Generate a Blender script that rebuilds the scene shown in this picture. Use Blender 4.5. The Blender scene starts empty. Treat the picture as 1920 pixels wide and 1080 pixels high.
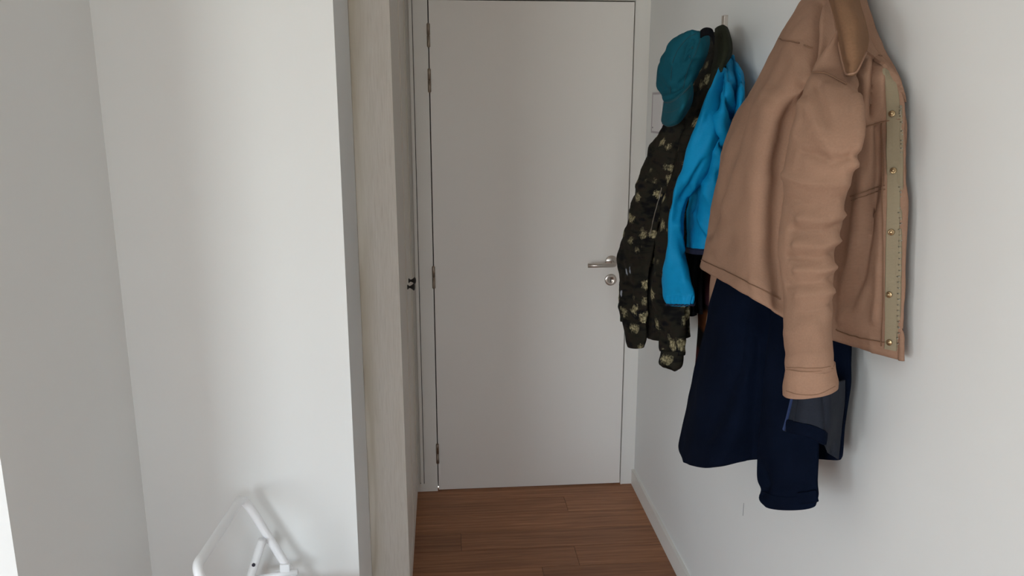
import bpy, bmesh, math, random
import numpy as np
from mathutils import Vector, noise as mnoise
random.seed(7); np.random.seed(7)
SC = bpy.context.scene
COL = SC.collection

# ------------------------------------------------------------------ camera
F_PX, PITCH, YAW, CAM_H = 1531.0, math.radians(12.9), math.radians(4.8), 1.6433
cam_d = bpy.data.cameras.new('camera'); cam = bpy.data.objects.new('camera', cam_d); COL.objects.link(cam)
cam_d.sensor_fit = 'HORIZONTAL'; cam_d.sensor_width = 36.0; cam_d.lens = 36.0 * F_PX / 1920.0
cam_d.clip_start = 0.02
cam.location = (0, 0, CAM_H)
cam.rotation_euler = (math.pi / 2 - PITCH, 0, -YAW)
SC.camera = cam
# ------------------------------------------------------------------ world: overcast bluish sky above, warm sunlit ground below
W = bpy.data.worlds.new('world'); SC.world = W; W.use_nodes = True
wn = W.node_tree.nodes; wl = W.node_tree.links; wn.clear()
wo = wn.new('ShaderNodeOutputWorld'); wb = wn.new('ShaderNodeBackground'); wr = wn.new('ShaderNodeValToRGB')
wt = wn.new('ShaderNodeTexCoord'); ws = wn.new('ShaderNodeSeparateXYZ'); wm = wn.new('ShaderNodeMapRange')
wm.inputs['From Min'].default_value = -1; wm.inputs['From Max'].default_value = 1
wl.new(wt.outputs['Generated'], ws.inputs[0]); wl.new(ws.outputs['Z'], wm.inputs['Value'])
wl.new(wm.outputs[0], wr.inputs[0]); wl.new(wr.outputs[0], wb.inputs['Color']); wl.new(wb.outputs[0], wo.inputs[0])
cr = wr.color_ramp
cr.elements[0].position = 0.40; cr.elements[0].color = (0.575, 0.61, 0.59, 1)
cr.elements[1].position = 1.0; cr.elements[1].color = (0.56, 0.78, 1.05, 1)
e = cr.elements.new(0.49); e.color = (0.84, 0.91, 0.905, 1)
e = cr.elements.new(0.52); e.color = (0.90, 1.0, 1.07, 1)
e = cr.elements.new(0.70); e.color = (0.72, 0.92, 1.15, 1)
wb.inputs['Strength'].default_value = 18.0
# ------------------------------------------------------------------ view
SC.view_settings.view_transform = 'Standard'; SC.view_settings.look = 'None'
SC.view_settings.gamma = 1.0; SC.view_settings.use_curve_mapping = False
SC.view_settings.exposure = -0.17
try:
    SC.cycles.use_denoising = True
    SC.cycles.diffuse_bounces = 6; SC.cycles.max_bounces = 8
except Exception:
    pass
# window in the wall behind the camera (a real opening; the portal only guides sampling of the sky)
WIN = dict(x0=-3.15, x1=-1.80, z0=0.30, z1=1.85, y=-2.4)
pl = bpy.data.lights.new('window_portal', 'AREA'); pl.shape = 'RECTANGLE'
pl.size = WIN['x1'] - WIN['x0']; pl.size_y = WIN['z1'] - WIN['z0']; pl.cycles.is_portal = True
po = bpy.data.objects.new('window_portal', pl); COL.objects.link(po)
po.location = ((WIN['x0'] + WIN['x1']) / 2, WIN['y'] - 0.13, (WIN['z0'] + WIN['z1']) / 2)
po.rotation_euler = (-math.pi / 2, 0, math.pi)
FILL_SIDE = dict(y0=-2.2, y1=-0.95, z0=0.85, z1=1.85, x=-3.6)   # unseen window added in the left side wall to brighten the right wall
pl2 = bpy.data.lights.new('side_fill_portal', 'AREA'); pl2.shape = 'RECTANGLE'
pl2.size = FILL_SIDE['y1'] - FILL_SIDE['y0']; pl2.size_y = FILL_SIDE['z1'] - FILL_SIDE['z0']; pl2.cycles.is_portal = True
po2 = bpy.data.objects.new('side_fill_portal', pl2); COL.objects.link(po2)
po2.location = (FILL_SIDE['x'] - 0.13, (FILL_SIDE['y0'] + FILL_SIDE['y1']) / 2, (FILL_SIDE['z0'] + FILL_SIDE['z1']) / 2)
po2.rotation_euler = (math.pi / 2, 0, -math.pi / 2)
FILL_REAR = dict(x0=-0.50, x1=0.02, z0=0.90, z1=1.95)         # unseen window added straight behind the camera to lift door and niche
pl3 = bpy.data.lights.new('rear_fill_portal', 'AREA'); pl3.shape = 'RECTANGLE'
pl3.size = FILL_REAR['x1'] - FILL_REAR['x0']; pl3.size_y = FILL_REAR['z1'] - FILL_REAR['z0']; pl3.cycles.is_portal = True
po3 = bpy.data.objects.new('rear_fill_portal', pl3); COL.objects.link(po3)
po3.location = ((FILL_REAR['x0'] + FILL_REAR['x1']) / 2, WIN['y'] - 0.13, (FILL_REAR['z0'] + FILL_REAR['z1']) / 2)
po3.rotation_euler = (math.pi / 2, 0, 0)

# ------------------------------------------------------------------ camera geometry helpers (world points from sight lines at a given distance)
_fw = np.array([math.sin(YAW) * math.cos(PITCH), math.cos(YAW) * math.cos(PITCH), -math.sin(PITCH)])
_rt = np.array([math.cos(YAW), -math.sin(YAW), 0.0]); _up = np.cross(_rt, _fw); _C = np.array([0, 0, CAM_H])
def ray(x, y): return _fw + _rt * (x - 960) / F_PX - _up * (y - 540) / F_PX
def P(x, y, X):
    d = ray(x, y); return _C + d * (X / d[0])
def PY(x, y, Y):
    d = ray(x, y); return _C + d * (Y / d[1])
def proj(p):
    q = p - _C; z = q @ _fw
    return np.stack([960 + F_PX * (q @ _rt) / z, 540 - F_PX * (q @ _up) / z], -1)

# ------------------------------------------------------------------ materials
def mat(name, color, rough=0.6, metal=0.0, spec=0.5):
    m = bpy.data.materials.new(name); m.use_nodes = True
    b = m.node_tree.nodes['Principled BSDF']
    b.inputs['Base Color'].default_value = (*color, 1); b.inputs['Roughness'].default_value = rough
    b.inputs['Metallic'].default_value = metal; b.inputs['Specular IOR Level'].default_value = spec
    return m
class NT:
    def __init__(s, m): s.m = m; s.n = m.node_tree.nodes; s.l = m.node_tree.links; s.b = s.n['Principled BSDF']
    def coord(s, kind='Object', scale=(1, 1, 1), loc=(0, 0, 0)):
        t = s.n.new('ShaderNodeTexCoord'); mp = s.n.new('ShaderNodeMapping')
        mp.inputs['Scale'].default_value = scale; mp.inputs['Location'].default_value = loc
        s.l.new(t.outputs[kind], mp.inputs['Vector']); return mp.outputs[0]
    def noise(s, vec, scale, detail=3, rough=0.5, dist=0.0):
        t = s.n.new('ShaderNodeTexNoise'); t.inputs['Scale'].default_value = scale; t.inputs['Detail'].default_value = detail
        t.inputs['Roughness'].default_value = rough; t.inputs['Distortion'].default_value = dist
        s.l.new(vec, t.inputs['Vector']); return t.outputs
    def wave(s, vec, scale, dist=0.0, detail=2, dscale=1.0, axis='X', kind='BANDS'):
        t = s.n.new('ShaderNodeTexWave'); t.wave_type = kind
        if kind == 'BANDS': t.bands_direction = axis
        t.inputs['Scale'].default_value = scale; t.inputs['Distortion'].default_value = dist
        t.inputs['Detail'].default_value = detail; t.inputs['Detail Scale'].default_value = dscale
        s.l.new(vec, t.inputs['Vector']); return t.outputs
    def voro(s, vec, scale, feature='F1', rnd=1.0):
        t = s.n.new('ShaderNodeTexVoronoi'); t.feature = feature; t.inputs['Scale'].default_value = scale
        t.inputs['Randomness'].default_value = rnd; s.l.new(vec, t.inputs['Vector']); return t.outputs
    def ramp(s, fac, stops, interp='LINEAR'):
        t = s.n.new('ShaderNodeValToRGB'); t.color_ramp.interpolation = interp
        el = t.color_ramp.elements
        while len(el) < len(stops): el.new(0.5)
        for q, (p, c) in zip(el, stops):
            q.position = p; q.color = (*c, 1) if len(c) == 3 else c
        s.l.new(fac, t.inputs[0]); return t.outputs[0]
    def mix(s, fac, a, b, mode='MIX'):
        t = s.n.new('ShaderNodeMix'); t.data_type = 'RGBA'; t.blend_type = mode
        for inp, v in ((t.inputs[0], fac), (t.inputs[6], a), (t.inputs[7], b)):
            if isinstance(v, (int, float)): inp.default_value = v
            elif isinstance(v, tuple): inp.default_value = (*v, 1) if len(v) == 3 else v
            else: s.l.new(v, inp)
        return t.outputs[2]
    def math(s, op, a, b=0.0, c=None):
        t = s.n.new('ShaderNodeMath'); t.operation = op
        for inp, v in zip(t.inputs, (a, b, c)):
            if v is None: continue
            if isinstance(v, (int, float)): inp.default_value = v
            else: s.l.new(v, inp)
        return t.outputs[0]
    def color(s, c): s.l.new(c, s.b.inputs['Base Color'])
    def bump(s, h, strength=0.2, dist=0.002, prev=None):
        t = s.n.new('ShaderNodeBump'); t.inputs['Strength'].default_value = strength; t.inputs['Distance'].default_value = dist
        s.l.new(h, t.inputs['Height'])
        if prev is not None: s.l.new(prev, t.inputs['Normal'])
        s.l.new(t.outputs[0], s.b.inputs['Normal']); return t.outputs[0]

def wall_paint(name, col):
    m = mat(name, col, 0.75, spec=0.25); t = NT(m); v = t.coord('Object')
    n = t.noise(v, 90, 3); n2 = t.noise(v, 1.7, 3)
    t.color(t.mix(n2[0], tuple(c * 0.97 for c in col), tuple(min(1, c * 1.03) for c in col)))
    t.bump(n[0], 0.06, 0.0015); return m
M_WALL = wall_paint('wall_paint', (0.80, 0.80, 0.785))
M_CEIL = wall_paint('ceiling_paint', (0.84, 0.84, 0.825))
M_TRIM = wall_paint('trim_paint', (0.82, 0.79, 0.745)); NT(M_TRIM).b.inputs['Roughness'].default_value = 0.5
M_DOOR = mat('door_paint', (0.84, 0.795, 0.75), 0.42, spec=0.4)
t = NT(M_DOOR); v = t.coord('Object', (1, 1, 1)); t.bump(t.noise(v, 160, 2)[0], 0.04, 0.001)
M_CAB = mat('cabinet_paint', (0.70, 0.645, 0.585), 0.5, spec=0.35)
t = NT(M_CAB); t.bump(t.noise(t.coord('Object', (60, 60, 4)), 1, 3)[0], 0.05, 0.001)
M_GAP = mat('shadow_gap', (0.03, 0.022, 0.016), 0.8)
M_STEEL = mat('brushed_steel', (0.60, 0.54, 0.49), 0.30, 1.0)
NT(M_STEEL).b.inputs['Anisotropic'].default_value = 0.7
M_HINGE = mat('aged_hinge_steel', (0.32, 0.26, 0.21), 0.42, 1.0)
M_KNOB = mat('black_iron_knob', (0.010, 0.009, 0.008), 0.35, 0.0)
M_WHITE = mat('white_powder_coat', (0.88, 0.88, 0.89), 0.42)
M_PLASTIC = mat('white_plastic', (0.74, 0.72, 0.73), 0.45)
M_PANEL = mat('lilac_grey_plastic', (0.46, 0.41, 0.44), 0.5)
M_BRASS = mat('antique_brass', (0.42, 0.30, 0.17), 0.33, 1.0)
M_BOLT = mat('dark_bolt', (0.05, 0.05, 0.07), 0.4, 0.6)
M_RUBBER = mat('black_rubber', (0.02, 0.02, 0.02), 0.8)
M_BLACK = mat('black_webbing', (0.005, 0.005, 0.007), 0.9, spec=0.1)
M_ZIP = mat('zip_metal', (0.45, 0.43, 0.38), 0.4, 1.0)

# limed oak
M_OAK = mat('limed_oak', (0.62, 0.56, 0.49), 0.6, spec=0.3)
t = NT(M_OAK)
v = t.coord('Object', (1, 1, 0.12)); v2 = t.coord('Object', (260, 260, 9)); v3 = t.coord('Object', (9, 9, 0.9), (2.13, 0, 0.3))
fine = t.noise(v2, 1.6, 5, 0.65)
cath = t.wave(v3, 2.6, 7.0, 2, 0.9, 'X', 'RINGS')
sx = t.n.new('ShaderNodeSeparateXYZ'); t.l.new(t.coord('Object'), sx.inputs[0])
left = t.ramp(sx.outputs['X'], [(0.0, (1, 1, 1)), (1.0, (0, 0, 0))])
mr = t.n.new('ShaderNodeMapRange'); mr.inputs['From Min'].default_value = -0.231; mr.inputs['From Max'].default_value = -0.178
t.l.new(sx.outputs['X'], mr.inputs['Value'])
wob = t.math('ADD', mr.outputs[0], t.math('MULTIPLY', t.math('SUBTRACT', t.noise(t.coord('Object', (6, 6, 2)), 2, 3)[0], 0.5), 0.9))
edge = t.ramp(wob, [(0.15, (1, 1, 1)), (0.95, (0, 0, 0))])
base = t.ramp(fine[0], [(0.28, (0.58, 0.535, 0.475)), (0.50, (0.67, 0.625, 0.565)), (0.75, (0.72, 0.68, 0.625))])
cathc = t.ramp(cath[0], [(0.0, (0.50, 0.44, 0.345)), (0.45, (0.60, 0.545, 0.455)), (1.0, (0.66, 0.61, 0.53))])
t.color(t.mix(t.math('MULTIPLY', edge, 0.85), base, cathc))
t.bump(fine[0], 0.25, 0.0008)

# oak floor: every plank its own tone through Object Info
M_PLANK = mat('oiled_oak_plank', (0.25, 0.12, 0.06), 0.45, spec=0.35)
t = NT(M_PLANK)
oi = t.n.new('ShaderNodeObjectInfo')
tc = t.n.new('ShaderNodeTexCoord'); ad = t.n.new('ShaderNodeVectorMath'); ad.operation = 'ADD'
cmb = t.n.new('ShaderNodeCombineXYZ'); t.l.new(t.math('MULTIPLY', oi.outputs['Random'], 37.0), cmb.inputs[0]); t.l.new(t.math('MULTIPLY', oi.outputs['Random'], 11.0), cmb.inputs[1])
t.l.new(tc.outputs['Object'], ad.inputs[0]); t.l.new(cmb.outputs[0], ad.inputs[1])
def mapv(vec, sc):
    mp = t.n.new('ShaderNodeMapping'); mp.inputs['Scale'].default_value = sc; t.l.new(vec, mp.inputs['Vector']); return mp.outputs[0]
g1 = t.noise(mapv(ad.outputs[0], (2.2, 38, 1)), 1.0, 6, 0.62, 0.4)
g2 = t.noise(mapv(ad.outputs[0], (7, 150, 1)), 1.0, 4, 0.6)
g3 = t.wave(mapv(ad.outputs[0], (0.55, 9, 1)), 1.5, 5.0, 3, 1.2, 'Y')
c1 = t.ramp(g1[0], [(0.28, (0.200, 0.084, 0.040)), (0.5, (0.320, 0.142, 0.070)), (0.72, (0.46, 0.222, 0.115))])
c2 = t.mix(0.30, c1, t.ramp(g3[0], [(0.0, (0.21, 0.092, 0.042)), (1.0, (0.35, 0.18, 0.092))]))
c3 = t.mix(t.ramp(g2[0], [(0.35, (0.55, 0.55, 0.55)), (0.52, (0, 0, 0))]), c2, (0.17, 0.075, 0.036))
kn = t.voro(mapv(ad.outputs[0], (2.4, 5.5, 1)), 1.0)
knm = t.ramp(kn[0], [(0.02, (0.85, 0.85, 0.85)), (0.055, (0, 0, 0))])
c4 = t.mix(knm, c3, (0.085, 0.038, 0.02))
tone = t.ramp(oi.outputs['Random'], [(0.0, (0.90, 0.86, 0.84)), (1.0, (1.30, 1.26, 1.20))])
t.color(t.mix(1.0, c4, tone, 'MULTIPLY'))
t.bump(g2[0], 0.15, 0.0006)

def cloth(name, col, var=0.12, rough=0.9, weave=1400, wr_scale=18, wr=0.25, sheen=0.25, coord='UV', spec=0.12):
    m = mat(name, col, rough, spec=spec); t = NT(m)
    v = t.coord(coord); n = t.noise(v, 7, 4, 0.6); fn = t.noise(v, 260, 3, 0.7)
    mott = t.math('ADD', t.math('MULTIPLY', n[0], 0.62), t.math('MULTIPLY', fn[0], 0.38))
    t.color(t.ramp(mott, [(0.30, tuple(c * (1 - 1.6 * var) for c in col)), (0.5, col), (0.70, tuple(c * (1 + 1.6 * var) for c in col))]))
    pass
    b = t.bump(t.noise(v, wr_scale, 4, 0.55)[0], wr, 0.008); b = t.bump(fn[0], 0.35, 0.0008, b)
    t.bump(t.wave(v, weave / 20, 0.5, 0, 1, 'DIAGONAL')[0], 0.05, 0.0006, b)
    return m, t
M_BROWN, t = cloth('brown_canvas', (0.305, 0.179, 0.121), 0.11, 0.92, 1500, 14, 0.22, 0.15)
M_BROWNIN, _ = cloth('brown_corduroy', (0.205, 0.112, 0.064), 0.15, 0.95, 1500, 14, 0.2, 0.3)
M_STITCH = mat('brown_stitching', (0.20, 0.105, 0.06), 0.9)
M_KHAKI, _ = cloth('khaki_tape', (0.285, 0.232, 0.155), 0.05, 0.9, 2000, 40, 0.1, 0.1)
M_NAVY, _ = cloth('navy_shell', (0.0030, 0.0055, 0.0145), 0.25, 0.95, 1500, 10, 0.25, 0.0, spec=0.04)
M_NAVYIN, _ = cloth('charcoal_lining', (0.016, 0.019, 0.028), 0.2, 0.7, 1500, 16, 0.3, 0.0)
M_NAVYTRIM = mat('blue_zip_tape', (0.012, 0.03, 0.10), 0.7)
M_BLUE, _ = cloth('blue_nylon', (0.003, 0.232, 0.475), 0.06, 0.62, 2500, 16, 0.35, 0.0)
M_BLUETRIM = mat('navy_binding', (0.006, 0.008, 0.03), 0.8)
M_TEAL, _ = cloth('teal_cotton', (0.006, 0.078, 0.112), 0.10, 0.9, 1500, 16, 0.2, 0.1)
M_TEALST = mat('teal_stitching', (0.006, 0.05, 0.07), 0.9)
M_OLIVE, _ = cloth('olive_lining', (0.022, 0.024, 0.014), 0.2, 0.9, 1500, 20, 0.25, 0.1)
M_CHAR, _ = cloth('black_fleece', (0.006, 0.006, 0.008), 0.2, 0.95, 1500, 20, 0.25, 0.1)
# camouflage print: dark blotches, feathery tan tufts, small white flecks
M_CAMO = mat('camo_print', (0.02, 0.02, 0.015), 0.8, spec=0.12); t = NT(M_CAMO)
v = t.coord('UV')
nz = t.noise(t.coord('UV', (9, 26, 1)), 1.0, 3, 0.6)
b1 = t.ramp(nz[0], [(0.38, (0.0035, 0.0033, 0.004)), (0.48, (0.016, 0.0145, 0.0095)), (0.58, (0.018, 0.013, 0.009)), (0.66, (0.004, 0.004, 0.006))])
def warped(amount, scale):
    nn = t.noise(v, scale, 4, 0.7); s1 = t.n.new('ShaderNodeVectorMath'); s1.operation = 'SUBTRACT'; s1.inputs[1].default_value = (0.5, 0.5, 0.5)
    t.l.new(nn[1], s1.inputs[0]); s2 = t.n.new('ShaderNodeVectorMath'); s2.operation = 'SCALE'; s2.inputs['Scale'].default_value = amount
    t.l.new(s1.outputs[0], s2.inputs[0]); s3 = t.n.new('ShaderNodeVectorMath'); s3.operation = 'ADD'
    t.l.new(v, s3.inputs[0]); t.l.new(s2.outputs[0], s3.inputs[1]); return s3.outputs[0]
mp = t.n.new('ShaderNodeMapping'); mp.inputs['Scale'].default_value = (15, 20, 1); t.l.new(warped(0.045, 85), mp.inputs['Vector'])
vo = t.voro(mp.outputs[0], 1.0, rnd=0.85)
sep = t.n.new('ShaderNodeSeparateColor'); t.l.new(vo['Color'], sep.inputs[0])
tuft = t.ramp(t.math('ADD', vo['Distance'], t.math('MULTIPLY', t.math('GREATER_THAN', sep.outputs[0], 0.80), 1.0)), [(0.28, (1, 1, 1)), (0.40, (0, 0, 0))])
tcol = t.ramp(t.noise(v, 120, 3)[0], [(0.35, (0.09, 0.075, 0.040)), (0.5, (0.24, 0.205, 0.115)), (0.65, (0.38, 0.33, 0.20))])
tm = t.math('MULTIPLY', tuft, t.ramp(t.noise(v, 150, 3)[0], [(0.36, (0.15, 0.15, 0.15)), (0.46, (1, 1, 1))]))
c = t.mix(tm, b1, tcol)
mp2 = t.n.new('ShaderNodeMapping'); mp2.inputs['Scale'].default_value = (16, 12, 1); mp2.inputs['Location'].default_value = (3.3, 1.7, 0); t.l.new(warped(0.02, 70), mp2.inputs['Vector'])
vw = t.voro(mp2.outputs[0], 1.0); sep2 = t.n.new('ShaderNodeSeparateColor'); t.l.new(vw['Color'], sep2.inputs[0])
fl = t.ramp(t.math('ADD', vw['Distance'], t.math('MULTIPLY', t.math('GREATER_THAN', sep2.outputs[1], 0.30), 1.0)), [(0.10, (1, 1, 1)), (0.15, (0, 0, 0))])
t.color(t.mix(fl, c, (0.33, 0.35, 0.40)))
t.bump(t.noise(v, 22, 4)[0], 0.35, 0.006)
# dark plaid flannel
M_PLAID = mat('dark_plaid_flannel', (0.05, 0.02, 0.015), 0.95, spec=0.1); t = NT(M_PLAID)
sp = t.n.new('ShaderNodeSeparateXYZ'); t.l.new(t.coord('Object'), sp.inputs[0])
zz = t.math('FRACT', t.math('MULTIPLY', sp.outputs['Z'], 1 / 0.36))
hb = t.ramp(zz, [(0.0, (0.035, 0.012, 0.020)), (0.18, (0.045, 0.012, 0.016)), (0.42, (0.085, 0.018, 0.016)), (0.58, (0.07, 0.016, 0.014)), (0.62, (0.008, 0.005, 0.005)), (0.76, (0.008, 0.005, 0.005)), (0.80, (0.15, 0.052, 0.014)), (0.93, (0.13, 0.045, 0.012)), (0.97, (0.010, 0.006, 0.006))], 'LINEAR')
yy = t.math('FRACT', t.math('MULTIPLY', sp.outputs['Y'], 9.0))
vb = t.ramp(yy, [(0.0, (0.55, 0.5, 0.5)), (0.5, (1.2, 1.1, 1.0)), (1.0, (0.6, 0.55, 0.55))], 'EASE')
t.color(t.mix(1.0, hb, vb, 'MULTIPLY'))

# ------------------------------------------------------------------ object helpers
def link(o, parent=None):
    COL.objects.link(o)
    if parent is not None: o.parent = parent
    return o
def tag(o, label=None, cat=None, group=None, kind=None):
    if label: o['label'] = label
    if cat: o['category'] = cat
    if group: o['group'] = group
    if kind: o['kind'] = kind
    return o
def empty(name, label, cat, loc=(0, 0, 0), group=None, kind=None):
    o = bpy.data.objects.new(name, None); o.empty_display_size = 0.05; o.location = loc
    link(o); return tag(o, label, cat, group, kind)
def mesh_obj(name, verts, faces, m, parent=None, smooth=False, uv=None):
    me = bpy.data.meshes.new(name); me.from_pydata([tuple(map(float, q)) for q in verts], [], faces); me.update()
    if smooth:
        me.polygons.foreach_set('use_smooth', [True] * len(me.polygons))
    if uv is not None:
        l = me.uv_layers.new(name='UVMap')
        idx = np.empty(len(me.loops), dtype=np.int32); me.loops.foreach_get('vertex_index', idx)
        l.data.foreach_set('uv', np.asarray(uv, np.float32)[idx].ravel())
    me.materials.append(m)
    o = bpy.data.objects.new(name, me); link(o)
    if parent is not None:
        o.parent = parent; o.matrix_parent_inverse = parent_matrix(parent)
    return o
def parent_matrix(p):
    # parts are modelled in world coordinates: cancel the parents' placement
    m = p.matrix_basis.copy(); q = p
    if p.parent is not None: m = p.parent.matrix_basis @ p.matrix_parent_inverse @ m
    return m.inverted()
def bm_obj(name, bm, m, parent=None, smooth=False):
    me = bpy.data.meshes.new(name); bmesh.ops.recalc_face_normals(bm, faces=bm.faces); bm.to_mesh(me); bm.free()
    if smooth: me.polygons.foreach_set('use_smooth', [True] * len(me.polygons))
    me.materials.append(m)
    o = bpy.data.objects.new(name, me); link(o)
    if parent is not None:
        o.parent = parent; o.matrix_parent_inverse = parent_matrix(parent)
    return o
def add_box(bm, x0, x1, y0, y1, z0, z1, bev=0.0):
    r = bmesh.ops.create_cube(bm, size=1.0); vs = r['verts']
    for q in vs:
        q.co = Vector(((x0 + x1) / 2 + q.co.x * (x1 - x0), (y0 + y1) / 2 + q.co.y * (y1 - y0), (z0 + z1) / 2 + q.co.z * (z1 - z0)))
    if bev > 0:
        es = list({ed for q in vs for ed in q.link_edges})
        bmesh.ops.bevel(bm, geom=es, offset=bev, segments=2, affect='EDGES', profile=0.6)
def box(name, b, m, parent=None, bev=0.0):
    bm = bmesh.new(); add_box(bm, *b, bev); return bm_obj(name, bm, m, parent)
def lathe(name, prof, origin, axis, m, parent=None, n=28):
    # prof: list of (radius, distance along axis)
    a = np.array(axis, float); a /= np.linalg.norm(a)
    h = np.array([0, 0, 1.0]) if abs(a[2]) < 0.9 else np.array([1.0, 0, 0])
    u = np.cross(a, h); u /= np.linalg.norm(u); w = np.cross(a, u); o = np.array(origin, float)
    vs, fs = [], []
    for r, d in prof:
        for k in range(n):
            t = 2 * math.pi * k / n; vs.append(o + a * d + (u * math.cos(t) + w * math.sin(t)) * r)
    for i in range(len(prof) - 1):
        for k in range(n):
            k2 = (k + 1) % n; fs.append((i * n + k, i * n + k2, (i + 1) * n + k2, (i + 1) * n + k))
    fs.append(tuple(range(n))[::-1]); fs.append(tuple((len(prof) - 1) * n + k for k in range(n)))
    ob = mesh_obj(name, vs, fs, m, parent, True)
    ob.data.polygons[-1].use_smooth = False; ob.data.polygons[-2].use_smooth = False
    return ob
def cr_dense(ctrl, n, closed=False):
    """Catmull-Rom samples along axis 0."""
    c = np.asarray(ctrl, float); K = len(c)
    if closed: t = np.arange(n) * K / n
    else: t = np.linspace(0, K - 1, n)
    i = np.floor(t).astype(int); 
    if not closed: i = np.minimum(i, K - 2)
    f = (t - i).reshape((-1,) + (1,) * (c.ndim - 1))
    def g(k):
        if closed: return c[k % K]
        lo = 2 * c[0] - c[1]; hi = 2 * c[-1] - c[-2]
        ext = np.concatenate([lo[None], c, hi[None]]); return ext[np.clip(k + 1, 0, K + 1)]
    p0, p1, p2, p3 = g(i - 1), g(i), g(i + 1), g(i + 2)
    return 0.5 * (2 * p1 + (p2 - p0) * f + (2 * p0 - 5 * p1 + 4 * p2 - p3) * f * f + (3 * p1 - p0 - 3 * p2 + p3) * f ** 3)
def tube(name, pts, r, m, parent=None, n=12, dense=None, flat=None):
    p = np.asarray(pts, float)
    if dense: p = cr_dense(p, dense)
    T = np.gradient(p, axis=0); T /= np.linalg.norm(T, axis=1)[:, None]
    ref = np.array([0, 0, 1.0]) if abs(T[0][2]) < 0.9 else np.array([0, 1.0, 0])
    u = np.cross(T[0], ref); u /= np.linalg.norm(u); vs, fs = [], []
    for i in range(len(p)):
        u = u - T[i] * (u @ T[i]); u /= np.linalg.norm(u); w = np.cross(T[i], u)
        for k in range(n):
            a = 2 * math.pi * k / n; vs.append(p[i] + (u * math.cos(a) + w * math.sin(a)) * r)
    for i in range(len(p) - 1):
        for k in range(n):
            k2 = (k + 1) % n; fs.append((i * n + k, i * n + k2, (i + 1) * n + k2, (i + 1) * n + k))
    fs.append(tuple(range(n))[::-1]); fs.append(tuple((len(p) - 1) * n + k for k in range(n)))
    return mesh_obj(name, vs, fs, m, parent, True)

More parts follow.
